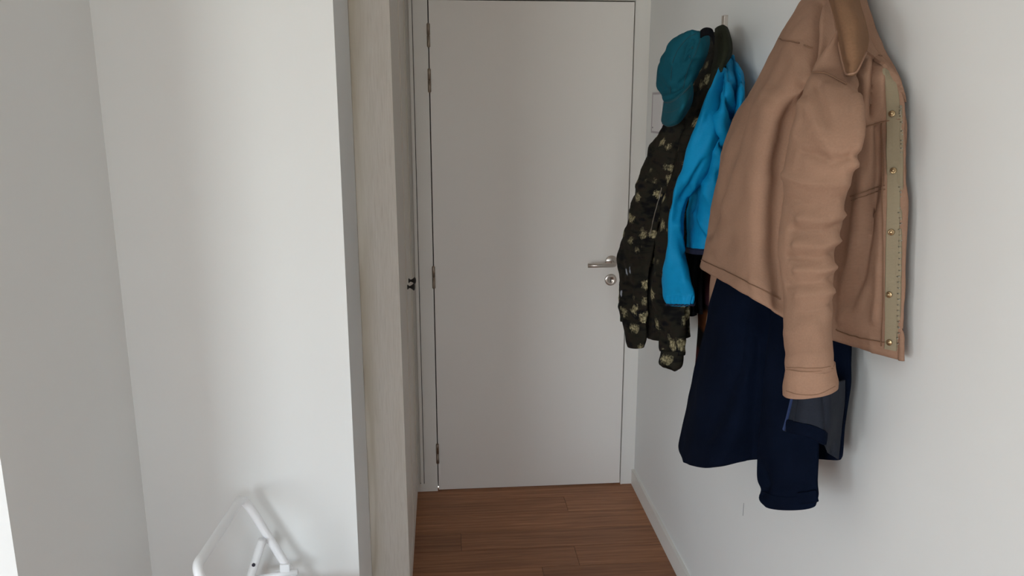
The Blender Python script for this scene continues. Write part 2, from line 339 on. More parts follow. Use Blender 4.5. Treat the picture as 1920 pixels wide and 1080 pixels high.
# ---- cloth surfaces
def seg_dist(q, poly):
    d = np.full(q.shape[:-1], 1e9)
    for a, b in zip(poly[:-1], poly[1:]):
        a = np.array(a, float); b = np.array(b, float); ab = b - a
        s = np.clip(((q - a) @ ab) / (ab @ ab), 0, 1)
        d = np.minimum(d, np.linalg.norm(q - (a + s[..., None] * ab), axis=-1))
    return d
class Surf:
    """grid of points [rows, cols, 3]; columns may close into a loop"""
    def __init__(s, pts, closed): s.p = pts; s.closed = closed; s.norm()
    def norm(s):
        if s.closed: du = np.roll(s.p, -1, 1) - np.roll(s.p, 1, 1)
        else: du = np.gradient(s.p, axis=1)
        dv = np.gradient(s.p, axis=0); n = np.cross(du, dv); ln = np.linalg.norm(n, axis=2, keepdims=True); n = n / np.maximum(ln, 1e-12)
        if s.closed: ref = s.p - s.p.mean(1, keepdims=True)
        else: ref = _C - s.p
        if (n * ref).sum() < 0: n = -n
        s.n = n
        view = _C - s.p; view /= np.linalg.norm(view, axis=2, keepdims=True)
        s.facing = (s.n * view).sum(2); s.px = proj(s.p)
    def folds(s, fl):
        d = np.zeros(s.p.shape[:2])
        for poly, w, a in fl: d += a * np.exp(-(seg_dist(s.px, poly) / w) ** 2)
        d *= np.clip(s.facing * 4 + 0.2, 0, 1)
        s.p = s.p + s.n * d[..., None]; s.norm(); return s
    def rumple(s, amp, sc, seed=0, stretch=(1, 1, 1)):
        R, Cn = s.p.shape[:2]; d = np.empty((R, Cn))
        for i in range(R):
            for j in range(Cn):
                q = s.p[i, j]; d[i, j] = mnoise.noise(Vector((q[0] * sc * stretch[0] + seed, q[1] * sc * stretch[1] + seed * 2.3, q[2] * sc * stretch[2])))
        s.p = s.p + s.n * (d * amp)[..., None]; s.norm(); return s
    def wave(s, amp, fn):
        R, Cn = s.p.shape[:2]; v, u = np.meshgrid(np.linspace(0, 1, R), np.linspace(0, 1, Cn), indexing='ij')
        s.p = s.p + s.n * (amp * fn(u, v))[..., None]; s.norm(); return s
    def clampx(s, mx): s.p[..., 0] = np.minimum(s.p[..., 0], mx); s.norm(); return s
    def build(s, name, m, parent, cap=True, thick=0.0):
        R, Cn = s.p.shape[:2]; vs = s.p.reshape(-1, 3); fs = []
        cmax = Cn if s.closed else Cn - 1
        for i in range(R - 1):
            for j in range(cmax):
                j2 = (j + 1) % Cn; fs.append((i * Cn + j, i * Cn + j2, (i + 1) * Cn + j2, (i + 1) * Cn + j))
        ul = np.concatenate([[0], np.cumsum(np.linalg.norm(np.diff(s.p[R // 2], axis=0), axis=1))])
        vl = np.concatenate([[0], np.cumsum(np.linalg.norm(np.diff(s.p.mean(1), axis=0), axis=1))])
        off = (hash(name) % 7) * 0.13 if False else (sum(map(ord, name)) % 11) * 0.37
        uv = np.stack(np.meshgrid(ul + off, -vl + off, indexing='xy'), -1).reshape(-1, 2)
        if s.closed and cap:
            vs = np.concatenate([vs, [s.p[0].mean(0)], [s.p[-1].mean(0) + (s.p[-2].mean(0) - s.p[-1].mean(0)) * 1.5]])
            uv = np.concatenate([uv, [uv[0]], [uv[-1]]]); a = R * Cn; b = a + 1
            for j in range(Cn):
                j2 = (j + 1) % Cn; fs.append((j2, j, a))
                if cap != 'top': fs.append(((R - 1) * Cn + j, (R - 1) * Cn + j2, b))
        o = mesh_obj(name, vs, fs, m, parent, True, uv)
        bm = bmesh.new(); bm.from_mesh(o.data); bmesh.ops.recalc_face_normals(bm, faces=bm.faces); bm.to_mesh(o.data); bm.free()
        if thick > 0:
            md = o.modifiers.new('thickness', 'SOLIDIFY'); md.thickness = thick; md.offset = -1 if s.closed else 0
        return o
    def pick(s, x, y, lift=0.0):
        d = np.linalg.norm(s.px - np.array([x, y]), axis=2) + np.where(s.facing > 0.03, 0, 1e4)
        # average the four closest front points for a smooth hit
        k = np.argsort(d.ravel())[:4]; w = 1 / (d.ravel()[k] + 0.05); w /= w.sum()
        p = (s.p.reshape(-1, 3)[k] * w[:, None]).sum(0); n = s.n.reshape(-1, 3)[np.argsort(d.ravel())[:14]].mean(0); n /= np.linalg.norm(n)
        return p + n * lift, n
def body(rows, nr=90, nc=140, back=0.03, wallx=0.785, turn=(0.06, 0.02)):
    """rows: [[(px,py,X)...left to right]...] -> closed flattened loop, its back just in front of the wall"""
    R = []
    for r in rows:
        f = [P(*q) for q in r]; a, b = f[0], f[-1]
        bk = []
        for q in f[::-1][1:-1:2]:
            bk.append(np.array([min(q[0] + back + 0.012, wallx), q[1] + 0.012, q[2]]))
        end = np.array([min(b[0] + 0.012, wallx + 0.006), b[1] + 0.02, b[2]])
        st = np.array([min(a[0] + turn[0], wallx), a[1] + turn[1], a[2]])
        R.append(f + [end] + bk + [st])
    R = np.array(R); R = cr_dense(R, nr); R = np.swapaxes(cr_dense(np.swapaxes(R, 0, 1), nc, True), 0, 1)
    return Surf(R, True)
def sleeve(rows, nr=90, nc=64, sq=0.9, skew=0.010, tilt=0.0):
    """rows: (L(px,py,X), R(px,py,X), half depth)"""
    L = cr_dense(np.array([P(r[0][0], r[0][1], r[0][2] - skew) for r in rows]), nr); Q = cr_dense(np.array([P(r[1][0], r[1][1], r[1][2] + skew) for r in rows]), nr)
    D = cr_dense(np.array([[r[2]] for r in rows]), nr)[:, 0]
    c = (L + Q) / 2; T = np.gradient(c, axis=0); T /= np.linalg.norm(T, axis=1)[:, None]
    h = (Q - L) / 2; nn = _C - c; nn[:, 2] *= tilt; nn /= np.linalg.norm(nn, axis=1)[:, None]
    a = np.linspace(0, 2 * math.pi, nc, endpoint=False)
    ca = np.sign(np.cos(a)) * np.abs(np.cos(a)) ** sq; sa = np.sign(np.sin(a)) * np.abs(np.sin(a)) ** sq
    p = c[:, None] + h[:, None] * ca[None, :, None] + nn[:, None] * (D[:, None] * sa[None])[..., None]
    return Surf(p, True)
def sheet(rows, nr=40, nc=40):
    R = np.array([[P(*q) for q in r] for r in rows]); R = cr_dense(R, nr); R = np.swapaxes(cr_dense(np.swapaxes(R, 0, 1), nc), 0, 1)
    return Surf(R, False)
def ribbon(surf, name, poly, w, th, m, parent, lift=0.0, n=40, smooth=2):
    """flat band of width w and thickness th following a path over a surface"""
    q = cr_dense(np.array(poly, float), n); pk = [surf.pick(x, y) for x, y in q]
    p = np.array([a for a, _ in pk]); nn = np.array([b for _, b in pk])
    for _ in range(smooth):
        p[1:-1] = (p[:-2] + 2 * p[1:-1] + p[2:]) / 4; nn[1:-1] = (nn[:-2] + 2 * nn[1:-1] + nn[2:]) / 4
    nn /= np.linalg.norm(nn, axis=1)[:, None]
    T = np.gradient(p, axis=0); T /= np.linalg.norm(T, axis=1)[:, None] + 1e-12
    S = np.cross(nn, T); S /= np.linalg.norm(S, axis=1)[:, None] + 1e-12
    vs, fs = [], []
    for i in range(n):
        b = p[i] + nn[i] * (lift - th * 0.4); tp = p[i] + nn[i] * (lift + th * 0.6)
        vs += [b - S[i] * w / 2, tp - S[i] * w * 0.42, tp + nn[i] * th * 0.12, tp + S[i] * w * 0.42, b + S[i] * w / 2]
    K = 5
    for i in range(n - 1):
        for k in range(K):
            k2 = (k + 1) % K; fs.append((i * K + k, i * K + k2, (i + 1) * K + k2, (i + 1) * K + k))
    fs.append(tuple(range(K))[::-1]); fs.append(tuple((n - 1) * K + k for k in range(K)))
    L = np.concatenate([[0], np.cumsum(np.linalg.norm(np.diff(p, axis=0), axis=1))])
    uv = np.array([(k * w / 4, L[i]) for i in range(n) for k in range(K)])
    return mesh_obj(name, vs, fs, m, parent, False, uv)

def ring(surf, name, r0, off, m, parent, thick=0.002):
    """band around the last rows of a closed surface"""
    q = Surf(surf.p[r0:].copy() + surf.n[r0:] * off, True); q.n = surf.n[r0:]
    return q.build(name, m, parent, cap=False, thick=thick)

# ================================================================== THE SETTING
WX, BX = 0.812, 0.80            # right wall plane, baseboard face
DY = 3.26                       # door wall plane
CX = -0.136                      # wardrobe face
NY, NX, LY = 1.898, -0.743, 1.328   # niche back, niche side, near corner of the left wall
RX = -0.232                     # niche right return
BACK, WEST, CEIL = WIN['y'], -3.6, 2.55
def struct(name, b, m, label, cat): return tag(box(name, b, m), label, cat, kind='structure')
# floor slab with planks
fl = struct('floor', (WEST, WX, BACK, DY + 0.04, -0.06, -0.006), M_GAP, 'brown oak plank floor of the hallway', 'floor')
def plank(x0, x1, y0, y1):
    g = 0.0007
    bm = bmesh.new(); add_box(bm, x0 + g, x1 - g, y0 + g, y1 - g, -0.006, 0.0)
    o = bm_obj('plank', bm, M_PLANK, fl); return o
PW = 0.1325
rows = {0: [], 1: [0.487], 2: [], 3: [0.043], 4: [0.468], 5: [0.33], 6: [0.05], 7: [-0.1, 0.6]}
y1 = DY + 0.035; k = 0
while y1 > BACK:
    y0 = (3.165 - PW * k) if k > 0 else 3.165
    xl, xr = (CX - 0.02 if y0 > 2.2 else (RX - 0.02 if y0 > NY else (NX - 0.02 if y0 > LY else WEST))), WX
    if k in rows: js = rows[k]
    else:
        js = []; x = xl + random.uniform(0.2, 1.1)
        while x < xr - 0.15: js.append(x); x += random.uniform(0.8, 1.5)
    ed = [xl] + [j for j in js if xl < j < xr] + [xr]
    for a, b in zip(ed[:-1], ed[1:]): plank(a, b, max(y0, BACK), y1)
    y1 = y0; k += 1
struct('ceiling', (WEST, WX, BACK, DY + 0.1, CEIL, CEIL + 0.06), M_CEIL, 'plain white ceiling over the hallway', 'ceiling')
struct('wall_right', (WX, WX + 0.1, BACK - 0.1, DY + 0.1, -0.06, CEIL), M_WALL, 'long white wall carrying the coat hooks', 'wall')
struct('baseboard_right', (BX, WX, BACK, DY - 0.002, 0, 0.070), M_TRIM, 'low white baseboard along the wall under the coats', 'baseboard')
p_ = P(1394, 955, WX)
box('scuff_mark', (WX - 0.0006, WX + 0.001, p_[1] - 0.0014, p_[1] + 0.0014, p_[2] - 0.019, p_[2] + 0.019), mat('scuff_grey', (0.36, 0.36, 0.37), 0.8), bpy.data.objects['wall_right'])
# far wall: beside and above the door frame
bm = bmesh.new()
add_box(bm, WEST, CX - 0.02, DY, DY + 0.12, -0.06, CEIL); add_box(bm, CX - 0.02, WX, DY, DY + 0.12, 2.12, CEIL)
add_box(bm, CX - 0.02, WX, DY + 0.10, DY + 0.14, -0.06, 2.12)
tag(bm_obj('wall_far', bm, M_WALL), 'white wall around the entrance door at the end of the hall', 'wall', kind='structure')
# niche walls on the left
struct('wall_niche', (NX - 0.05, RX, NY, 2.2 - 0.001, -0.06, CEIL), M_WALL, 'bright white wall at the back of the niche behind the step stool', 'wall')
struct('wall_left', (NX - 0.55, NX, LY, NY, -0.06, CEIL), M_WALL, 'shaded white side wall of the niche on the left', 'wall')
struct('wall_living', (WEST, NX - 0.55, LY, LY + 0.12, -0.06, CEIL), M_WALL, 'white wall of the room left of the niche', 'wall')
bm = bmesh.new()
add_box(bm, WEST - 0.14, WEST, BACK - 0.14, FILL_SIDE['y0'], -0.06, CEIL); add_box(bm, WEST - 0.14, WEST, FILL_SIDE['y1'], LY + 0.12, -0.06, CEIL)
add_box(bm, WEST - 0.14, WEST, FILL_SIDE['y0'], FILL_SIDE['y1'], -0.06, FILL_SIDE['z0']); add_box(bm, WEST - 0.14, WEST, FILL_SIDE['y0'], FILL_SIDE['y1'], FILL_SIDE['z1'], CEIL)
tag(bm_obj('wall_west', bm, M_WALL), 'white side wall of the room behind the camera', 'wall', kind='structure')
w2_ = empty('fill_window_side', 'added white framed fill window in the side wall left of the camera', 'window', (WEST, (FILL_SIDE['y0'] + FILL_SIDE['y1']) / 2, FILL_SIDE['z0']), kind='structure')
ym = (FILL_SIDE['y0'] + FILL_SIDE['y1']) / 2
for b in ((FILL_SIDE['y0'], FILL_SIDE['y0'] + 0.05, FILL_SIDE['z0'], FILL_SIDE['z1']), (FILL_SIDE['y1'] - 0.05, FILL_SIDE['y1'], FILL_SIDE['z0'], FILL_SIDE['z1']), (ym - 0.03, ym + 0.03, FILL_SIDE['z0'] + 0.05, FILL_SIDE['z1'] - 0.05), (FILL_SIDE['y0'] + 0.05, FILL_SIDE['y1'] - 0.05, FILL_SIDE['z0'], FILL_SIDE['z0'] + 0.05), (FILL_SIDE['y0'] + 0.05, FILL_SIDE['y1'] - 0.05, FILL_SIDE['z1'] - 0.05, FILL_SIDE['z1'])):
    box('window_frame', (WEST - 0.10, WEST - 0.04, b[0], b[1], b[2], b[3]), M_TRIM, w2_, 0.004)
bm = bmesh.new()
add_box(bm, WEST, WIN['x0'], BACK - 0.14, BACK, -0.06, CEIL); add_box(bm, WIN['x1'], FILL_REAR['x0'], BACK - 0.14, BACK, -0.06, CEIL)
add_box(bm, FILL_REAR['x1'], WX, BACK - 0.14, BACK, -0.06, CEIL)
for w in (WIN, FILL_REAR):
    add_box(bm, w['x0'], w['x1'], BACK - 0.14, BACK, -0.06, w['z0']); add_box(bm, w['x0'], w['x1'], BACK - 0.14, BACK, w['z1'], CEIL)
tag(bm_obj('wall_back', bm, M_WALL), 'white window wall behind the camera', 'wall', kind='structure')
def back_window(name, w, label):
    w1 = empty(name, label, 'window', ((w['x0'] + w['x1']) / 2, BACK, w['z0']), kind='structure')
    for b in ((w['x0'], w['x0'] + 0.05, w['z0'], w['z1']), (w['x1'] - 0.05, w['x1'], w['z0'], w['z1']), (w['x0'] + 0.05, w['x1'] - 0.05, w['z0'], w['z0'] + 0.05), (w['x0'] + 0.05, w['x1'] - 0.05, w['z1'] - 0.05, w['z1'])):
        box('window_frame', (b[0], b[1], BACK - 0.10, BACK - 0.04, b[2], b[3]), M_TRIM, w1, 0.004)
    return w1
w1 = back_window('window_1', WIN, 'tall white framed window behind the camera on the left')
back_window('fill_window_rear', FILL_REAR, 'added white framed fill window straight behind the camera')
box('glazing_bar', (WIN['x0'] + 0.05, WIN['x1'] - 0.05, BACK - 0.09, BACK - 0.05, 1.22, 1.26), M_TRIM, w1, 0.004)
struct('trim_1', (-0.1185, -0.1065, DY - 0.016, DY - 0.001, 0.042, 2.12), M_TRIM, 'narrow pale batten between wardrobe and door frame', 'trim')
box('joint', (-0.1062, -0.1040, DY - 0.0035, DY - 0.001, 0.040, 2.12), M_GAP, bpy.data.objects['trim_1'])
box('joint', (-0.122, -0.1040, DY - 0.0035, DY - 0.001, 0.0385, 0.0415), M_GAP, bpy.data.objects['trim_1'])

# ---- entrance door
DX0, DX1, DZ = -0.0435, 0.7480, 2.015
door = empty('door_1', 'flush pale grey white entrance door with steel lever handle', 'door', ((DX0 + DX1) / 2, DY, 0), kind='structure')
fr = []
for b in ((CX - 0.02, DX0 - 0.004, 0.0, 2.12), (DX1 + 0.004, WX, 0.0, 2.12)):
    box('door_frame', (b[0], b[1], DY - 0.001, DY + 0.08, b[2], b[3]), M_TRIM, door, 0.0012)
box('door_frame', (DX0 - 0.004, DX1 + 0.004, DY - 0.001, DY + 0.08, DZ + 0.005, 2.12), M_TRIM, door, 0.0012)
box('rebate', (DX0 - 0.004, DX1 + 0.004, DY + 0.045, DY + 0.07, 0.0, DZ + 0.005), M_GAP, door)
box('frame_bead', (DX1 + 0.0045, DX1 + 0.0085, DY - 0.0035, DY + 0.01, 0.0, DZ + 0.012), M_TRIM, door)
leaf = box('door_leaf', (DX0, DX1, DY, DY + 0.042, 0.006, DZ), M_DOOR, door, 0.001)
for zc, h in ((1.887, 0.085), (1.720, 0.086), (0.945, 0.090), (0.175, 0.088)):
    hx = DX0 - 0.002
    hg = lathe('hinge', [(0.0055, -h / 2), (0.0062, -h / 2 + 0.001), (0.0062, -0.0012), (0.0045, -0.0008), (0.0045, 0.0008), (0.0062, 0.0012), (0.0062, h / 2 - 0.001), (0.0055, h / 2)],
               (hx, DY - 0.004, zc), (0, 0, 1), M_HINGE, door, 16)
    for s in (-1, 1):
        lathe('hinge_tip', [(0.004, 0), (0.003, 0.003)], (hx, DY - 0.004, zc + s * h / 2), (0, 0, s), M_HINGE, hg, 12)
lv = lathe('handle_rose', [(0.0245, 0), (0.0245, 0.007), (0.0235, 0.0085), (0.002, 0.0088)], (0.684, DY, 0.999), (0, -1, 0), M_STEEL, door, 40)
tube('lever', [(0.690, DY - 0.006, 0.993), (0.690, DY - 0.040, 0.993), (0.686, DY - 0.050, 0.993), (0.676, DY - 0.054, 0.993), (0.62, DY - 0.054, 0.993), (0.578, DY - 0.054, 0.993)], 0.0088, M_STEEL, lv, 18)
kr = lathe('key_rose', [(0.0240, 0), (0.0240, 0.007), (0.0230, 0.0085), (0.0105, 0.0088), (0.0100, 0.0078), (0.001, 0.0078)], (0.683, DY, 0.922), (0, -1, 0), M_STEEL, door, 40)
box('keyhole', (0.6818, 0.6842, DY - 0.0092, DY - 0.0074, 0.914, 0.931), M_GAP, kr)

# ---- wardrobe
wd = empty('wardrobe', 'tall built in wardrobe with limed oak end panel and two black knobs', 'wardrobe', (-0.45, 2.73, 0))
box('carcass', (-0.72, CX - 0.001, 2.222, DY - 0.003, 0.0, CEIL - 0.002), M_CAB, wd)
# oak end panel, very slightly out of plumb
vs = []
for z, xr in ((0.0, -0.120), (CEIL - 0.002, -0.131)):
    vs += [(RX + 0.0006, 2.2, z), (xr, 2.2, z), (xr, 2.2215, z), (RX + 0.0006, 2.2215, z)]
ep = mesh_obj('end_panel', vs, [(0, 1, 5, 4), (1, 2, 6, 5), (2, 3, 7, 6), (3, 0, 4, 7), (0, 3, 2, 1), (4, 5, 6, 7)], M_OAK, wd)
ep['label'] = 'whitewashed oak end panel with visible grain'
def cab_door(y0, y1):
    bm = bmesh.new(); x0, x1 = CX, CX + 0.006; z0, z1 = 0.05, 2.47; st = 0.075
    add_box(bm, x0, x1, y0, y0 + st, z0, z1, 0.001); add_box(bm, x0, x1, y1 - st, y1, z0, z1, 0.001)
    add_box(bm, x0, x1, y0 + st, y1 - st, z0, z0 + st, 0.001); add_box(bm, x0, x1, y0 + st, y1 - st, z1 - st, z1, 0.001)
    add_box(bm, x0, x0 + 0.002, y0 + st, y1 - st, z0 + st, z1 - st)
    return bm_obj('wardrobe_door', bm, M_CAB, wd)
da = cab_door(2.232, 2.826); db = cab_door(2.832, 3.235)
for d, y, z in ((da, 2.765, 1.018), (db, 2.868, 1.018)):
    lathe('knob', [(0.0085, 0), (0.0085, 0.003), (0.0045, 0.007), (0.0042, 0.011), (0.0085, 0.018), (0.0125, 0.022), (0.0125, 0.0245), (0.009, 0.027), (0.002, 0.028)], (CX + 0.005, y, z), (1, 0, 0), M_KNOB, d, 24)

# ---- small things on the right wall
def hook(y, label):
    h = empty('coat_hook', label, 'hook', (WX, y, 1.80), 'coat hooks on the wall')
    box('back_plate', (WX - 0.012, WX - 0.0005, y - 0.011, y + 0.011, 1.775, 1.880), M_STEEL, h, 0.0012)
    tube('hook_arm', [(WX - 0.006, y, 1.79), (WX - 0.03, y, 1.775), (WX - 0.045, y, 1.785), (WX - 0.05, y, 1.805)], 0.005, M_STEEL, h, 12, 24)
hook(2.372, 'steel coat hook showing above the camouflage and blue jackets')
hook(1.665, 'steel coat hook hidden under the collar of the brown jacket')
ip = empty('intercom_panel', 'small flat white panel on the wall beside the cap', 'panel', (WX, 3.06, 1.60))
box('housing', (WX - 0.010, WX - 0.0005, 2.985, 3.150, 1.524, 1.675), M_PANEL, ip, 0.0012)
box('cover', (WX - 0.0135, WX - 0.010, 2.992, 3.122, 1.532, 1.667), M_PLASTIC, ip, 0.001)
lathe('screw', [(0.003, 0), (0.003, 0.001)], (WX - 0.0135, 3.110, 1.545), (-1, 0, 0), M_BOLT, ip, 10)

# ================================================================== STEP STOOL
st = empty('step_stool', 'white tubular folding step stool standing in the niche', 'stool', (-0.45, 1.66, 0))
YF, YN, ZT = 1.852, 1.535, 0.716
def hoop(y): return [(-0.475 + 0.0, y, 0.0)]
# front hoop: legs lean to +x as they go down
def fr_leg(z): return -0.496 + (ZT - z) * 0.50
rad = 0.0105
hp = []
for z in (0.012, 0.2, 0.4, 0.6, 0.675): hp.append((fr_leg(z), YF, z))
hp += [(fr_leg(0.703), YF - 0.006, 0.703), (fr_leg(ZT), YF - 0.024, ZT), (fr_leg(ZT), YF - 0.06, ZT)]
hp += [(fr_leg(ZT), (YF + YN) / 2, ZT)]
hp += [(fr_leg(ZT), YN + 0.06, ZT), (fr_leg(ZT), YN + 0.024, ZT), (fr_leg(0.703), YN + 0.006, 0.703)]
for z in (0.675, 0.6, 0.4, 0.2, 0.012): hp.append((fr_leg(z), YN, z))
tube('front_hoop', hp, rad, M_WHITE, st, 16, 160)
ins = 0.022
def rr_leg(z): return -0.450 - (0.612 - z) * 0.36
for y in (YF - ins, YN + ins):
    lg = tube('rear_leg', [(rr_leg(z), y, z) for z in (0.612, 0.4, 0.2, 0.012)], rad, M_WHITE, st, 16)
    lathe('bolt', [(0.0042, 0), (0.0042, 0.003), (0.002, 0.004)], (rr_leg(0.553), y - rad - 0.0005, 0.553), (0, -1, 0), M_BOLT, lg, 12)
    lathe('foot', [(0.0125, 0), (0.0125, 0.03)], (rr_leg(0.0), y, 0.0), (0, 0, 1), M_RUBBER, lg, 12)
    yy = YF if y > 1.7 else YN
    lathe('foot', [(0.0125, 0), (0.0125, 0.03)], (fr_leg(0.0), yy, 0.0), (0, 0, 1), M_RUBBER, st, 12)
    box('pivot_bracket', (fr_leg(0.530) - 0.012, fr_leg(0.530) + 0.012, min(y, yy) + 0.006, max(y, yy) - 0.006, 0.520, 0.541), M_WHITE, st, 0.002)
    tube('side_link', [(rr_leg(0.47) + 0.01, (y + yy) / 2, 0.50), (fr_leg(0.47) - 0.0, (y + yy) / 2, 0.52)], 0.007, M_WHITE, st, 10)
box('upper_step', (-0.455, -0.215, YN + 0.015, YF - 0.015, 0.455, 0.480), M_WHITE, st, 0.006)
box('lower_step', (-0.300, -0.075, YN + 0.015, YF - 0.015, 0.215, 0.240), M_WHITE, st, 0.006)

st.rotation_euler = (0, 0, math.radians(-4.2)); st.location = (-0.463, 1.657, 0)

# ================================================================== CLOTHES ON THE HOOKS
# ---- brown canvas jacket
bj = empty('brown_jacket', 'tan brown canvas jacket with khaki snap placket, hanging nearest the camera', 'jacket', (0.70, 1.60, 1.15))
br = [
 [(1540,-75,.770),(1550,-75,.765),(1562,-75,.762),(1574,-75,.762),(1584,-75,.765),(1594,-75,.772),(1599,-75,.778)],
 [(1509,0,.735),(1520,0,.722),(1537,0,.716),(1560,0,.716),(1580,5,.724),(1600,5,.755),(1608,5,.775)],
 [(1459,74,.700),(1490,82,.672),(1524,91,.668),(1558,95,.686),(1598,92,.712),(1628,88,.752),(1637,84,.777)],
 [(1426,141,.672),(1470,150,.637),(1520,152,.640),(1560,155,.680),(1615,150,.716),(1660,145,.757),(1676,140,.780)],
 [(1385,207,.652),(1440,215,.612),(1490,222,.650),(1550,222,.694),(1620,215,.720),(1663,205,.760),(1693,193,.782)],
 [(1357,267,.634),(1415,285,.592),(1475,295,.640),(1540,295,.698),(1610,290,.722),(1663,280,.760),(1697,270,.784)],
 [(1337,370,.618),(1395,395,.580),(1463,410,.634),(1530,410,.698),(1595,400,.722),(1662,390,.760),(1698,385,.785)],
 [(1324,445,.608),(1385,480,.576),(1460,505,.632),(1520,520,.698),(1580,525,.722),(1661,535,.762),(1696,530,.785)],
 [(1310,500,.600),(1385,545,.575),(1467,593,.630),(1515,625,.698),(1565,641,.724),(1650,667,.764),(1691,677,.785)]]
BS = body(br, 110, 190, back=0.022)
BS.folds([
 ([(1411,207),(1380,300),(1348,392),(1330,440)], 7, -0.010), ([(1420,207),(1390,300),(1358,392)], 9, 0.006), ([(1392,207),(1362,300),(1338,392)], 8, 0.004),
 ([(1535,0),(1530,60),(1524,122),(1500,200)], 8, -0.020), ([(1500,10),(1480,110),(1455,200)], 22, 0.010), ([(1548,20),(1540,80),(1530,120)], 8, 0.008),
 ([(1486,170),(1464,300),(1458,420),(1462,560)], 17, -0.014), ([(1440,190),(1425,330),(1420,520)], 24, 0.010),
 ([(1360,380),(1345,480)], 12, 0.005), ([(1480,120),(1450,190)], 10, -0.006),
 ([(1652,240),(1644,330),(1632,430),(1612,520),(1590,570)], 9, -0.016), ([(1660,330),(1654,460),(1640,600)], 9, 0.008), ([(1618,330),(1606,430),(1590,520),(1580,600)], 11, 0.010),
 ([(1640,110),(1636,160),(1632,215)], 6, -0.010), ([(1624,120),(1622,180),(1620,230)], 7, 0.009), ([(1652,130),(1650,200)], 6, 0.007), ([(1606,110),(1604,150)], 6, -0.008),
 ([(1335,470),(1350,490),(1356,512)], 6, -0.004), ([(1400,520),(1404,552)], 6, -0.004), ([(1440,545),(1446,580)], 5, 0.004), ([(1600,625),(1604,650)], 5, -0.004), ([(1630,632),(1634,660)], 5, 0.004)])
BS.rumple(0.007, 7, 3.1).rumple(0.0035, 18, 5.7).rumple(0.0010, 55, 1.7).clampx(0.795)
bb_ = BS.build('jacket_body', M_BROWN, bj, cap='top', thick=0.003)
br_s = [
 ((1574,52,.704),(1600,74,.722),.008), ((1556,84,.682),(1602,108,.712),.016), ((1530,118,.660),(1604,142,.696),.028), ((1507,159,.626),(1612,176,.672),.040),
 ((1489,230,.604),(1616,240,.652),.044), ((1474,315,.594),(1604,307,.640),.044), ((1463,400,.588),(1581,395,.634),.043),
 ((1460,477,.586),(1566,475,.630),.041), ((1466,547,.586),(1562,540,.628),.040), ((1470,632,.586),(1560,622,.626),.038), ((1473,692,.586),(1564,690,.627),.037)]
SL = sleeve(br_s, 120, 96)
SL.folds([
 ([(1478,330),(1530,348),(1585,342)], 9, 0.009), ([(1470,372),(1520,388),(1580,372)], 8, -0.007), ([(1500,410),(1545,414),(1578,402)], 7, 0.008),
 ([(1485,432),(1540,438),(1570,425)], 5, -0.010), ([(1495,458),(1545,462),(1568,450)], 7, 0.009), ([(1480,482),(1535,486),(1566,476)], 5, -0.009),
 ([(1495,508),(1545,508),(1563,500)], 7, 0.009), ([(1475,532),(1530,530),(1562,522)], 5, -0.008), ([(1495,556),(1545,550),(1562,545)], 7, 0.007), ([(1500,590),(1545,578),(1560,570)], 7, -0.006), ([(1480,625),(1530,612)], 9, 0.006), ([(1476,660),(1520,655),(1556,650)], 7, -0.004),
 ([(1505,285),(1560,302),(1602,292)], 8, -0.010), ([(1515,200),(1540,260),(1560,290)], 16, 0.009), ([(1606,185),(1610,240),(1600,310)], 7, 0.008),
 ([(1532,160),(1550,230)], 9, -0.007), ([(1502,190),(1492,260)], 9, 0.005)])
SL.rumple(0.006, 11, 8.0).rumple(0.0028, 26, 2.2).rumple(0.0010, 60, 4.4)
so = SL.build('sleeve', M_BROWN, bj)
CF = sleeve([((1472,684,.584),(1566,682,.630),.039), ((1471,700,.583),(1568,698,.631),.041), ((1469,722,.583),(1571,714,.632),.042), ((1470,738,.583),(1571,727,.632),.040)], 30, 96)
CF.rumple(0.004, 16, 2.0).rumple(0.0012, 60, 1.0); cf = CF.build('cuff', M_BROWN, so)
for yy in (686, 691):
    ribbon(CF if yy > 688 else SL, 'stitch_line', [(1475, yy + 2), (1500, yy + 4), (1530, yy + 4), (1562, yy)], 0.0016, 0.0012, M_STITCH, cf, n=30)
ribbon(CF, 'stitch_line', [(1474, 733), (1500, 740), (1535, 739), (1566, 724)], 0.0014, 0.0010, M_STITCH, cf, n=30)
# the second sleeve hangs on the far side, only a sliver shows
s2 = sleeve([((1405,300,.700),(1440,300,.720),.02), ((1350,440,.694),(1400,440,.715),.022), ((1332,520,.690),(1380,525,.712),.022), ((1329,570,.690),(1372,575,.712),.022), ((1323,612,.690),(1366,622,.712),.020), ((1326,640,.690),(1362,650,.712),.018)], 50, 40)
s2.build('sleeve', M_BROWN, bj)
# seams, hem, yoke, pocket
for nm, pth, w in (('yoke_seam', [(1462,75),(1490,80),(1523,92)], .0022), ('armhole_seam', [(1522,137),(1550,140),(1587,160)], .0022), ('front_yoke_seam', [(1620,238),(1655,228),(1694,222)], .0022),
                   ('pocket_seam', [(1596,368),(1630,356),(1660,347)], .0022), ('pocket_seam', [(1598,376),(1630,364),(1660,354)], .0016), ('hem_seam', [(1316,488),(1360,508),(1420,538),(1463,562)], .0020), ('hem_seam', [(1568,618),(1600,630),(1655,642),(1690,648)], .0020),
                   ('front_seam', [(1652,230),(1656,300),(1655,420),(1655,560),(1652,650)], .0016)):
    ribbon(SL if nm == 'armhole_seam' else BS, nm, pth, w, 0.0016, M_STITCH, bj, 0.0020, 90, 4)
pk = ribbon(BS, 'placket', [(1661,134),(1669,160),(1674,200),(1675,260),(1675,340),(1674,430),(1672,540),(1671,600),(1671,656)], 0.0235, 0.0035, M_KHAKI, bj, 0.001, 80)
pk['label'] = 'khaki twill placket with brass snaps'
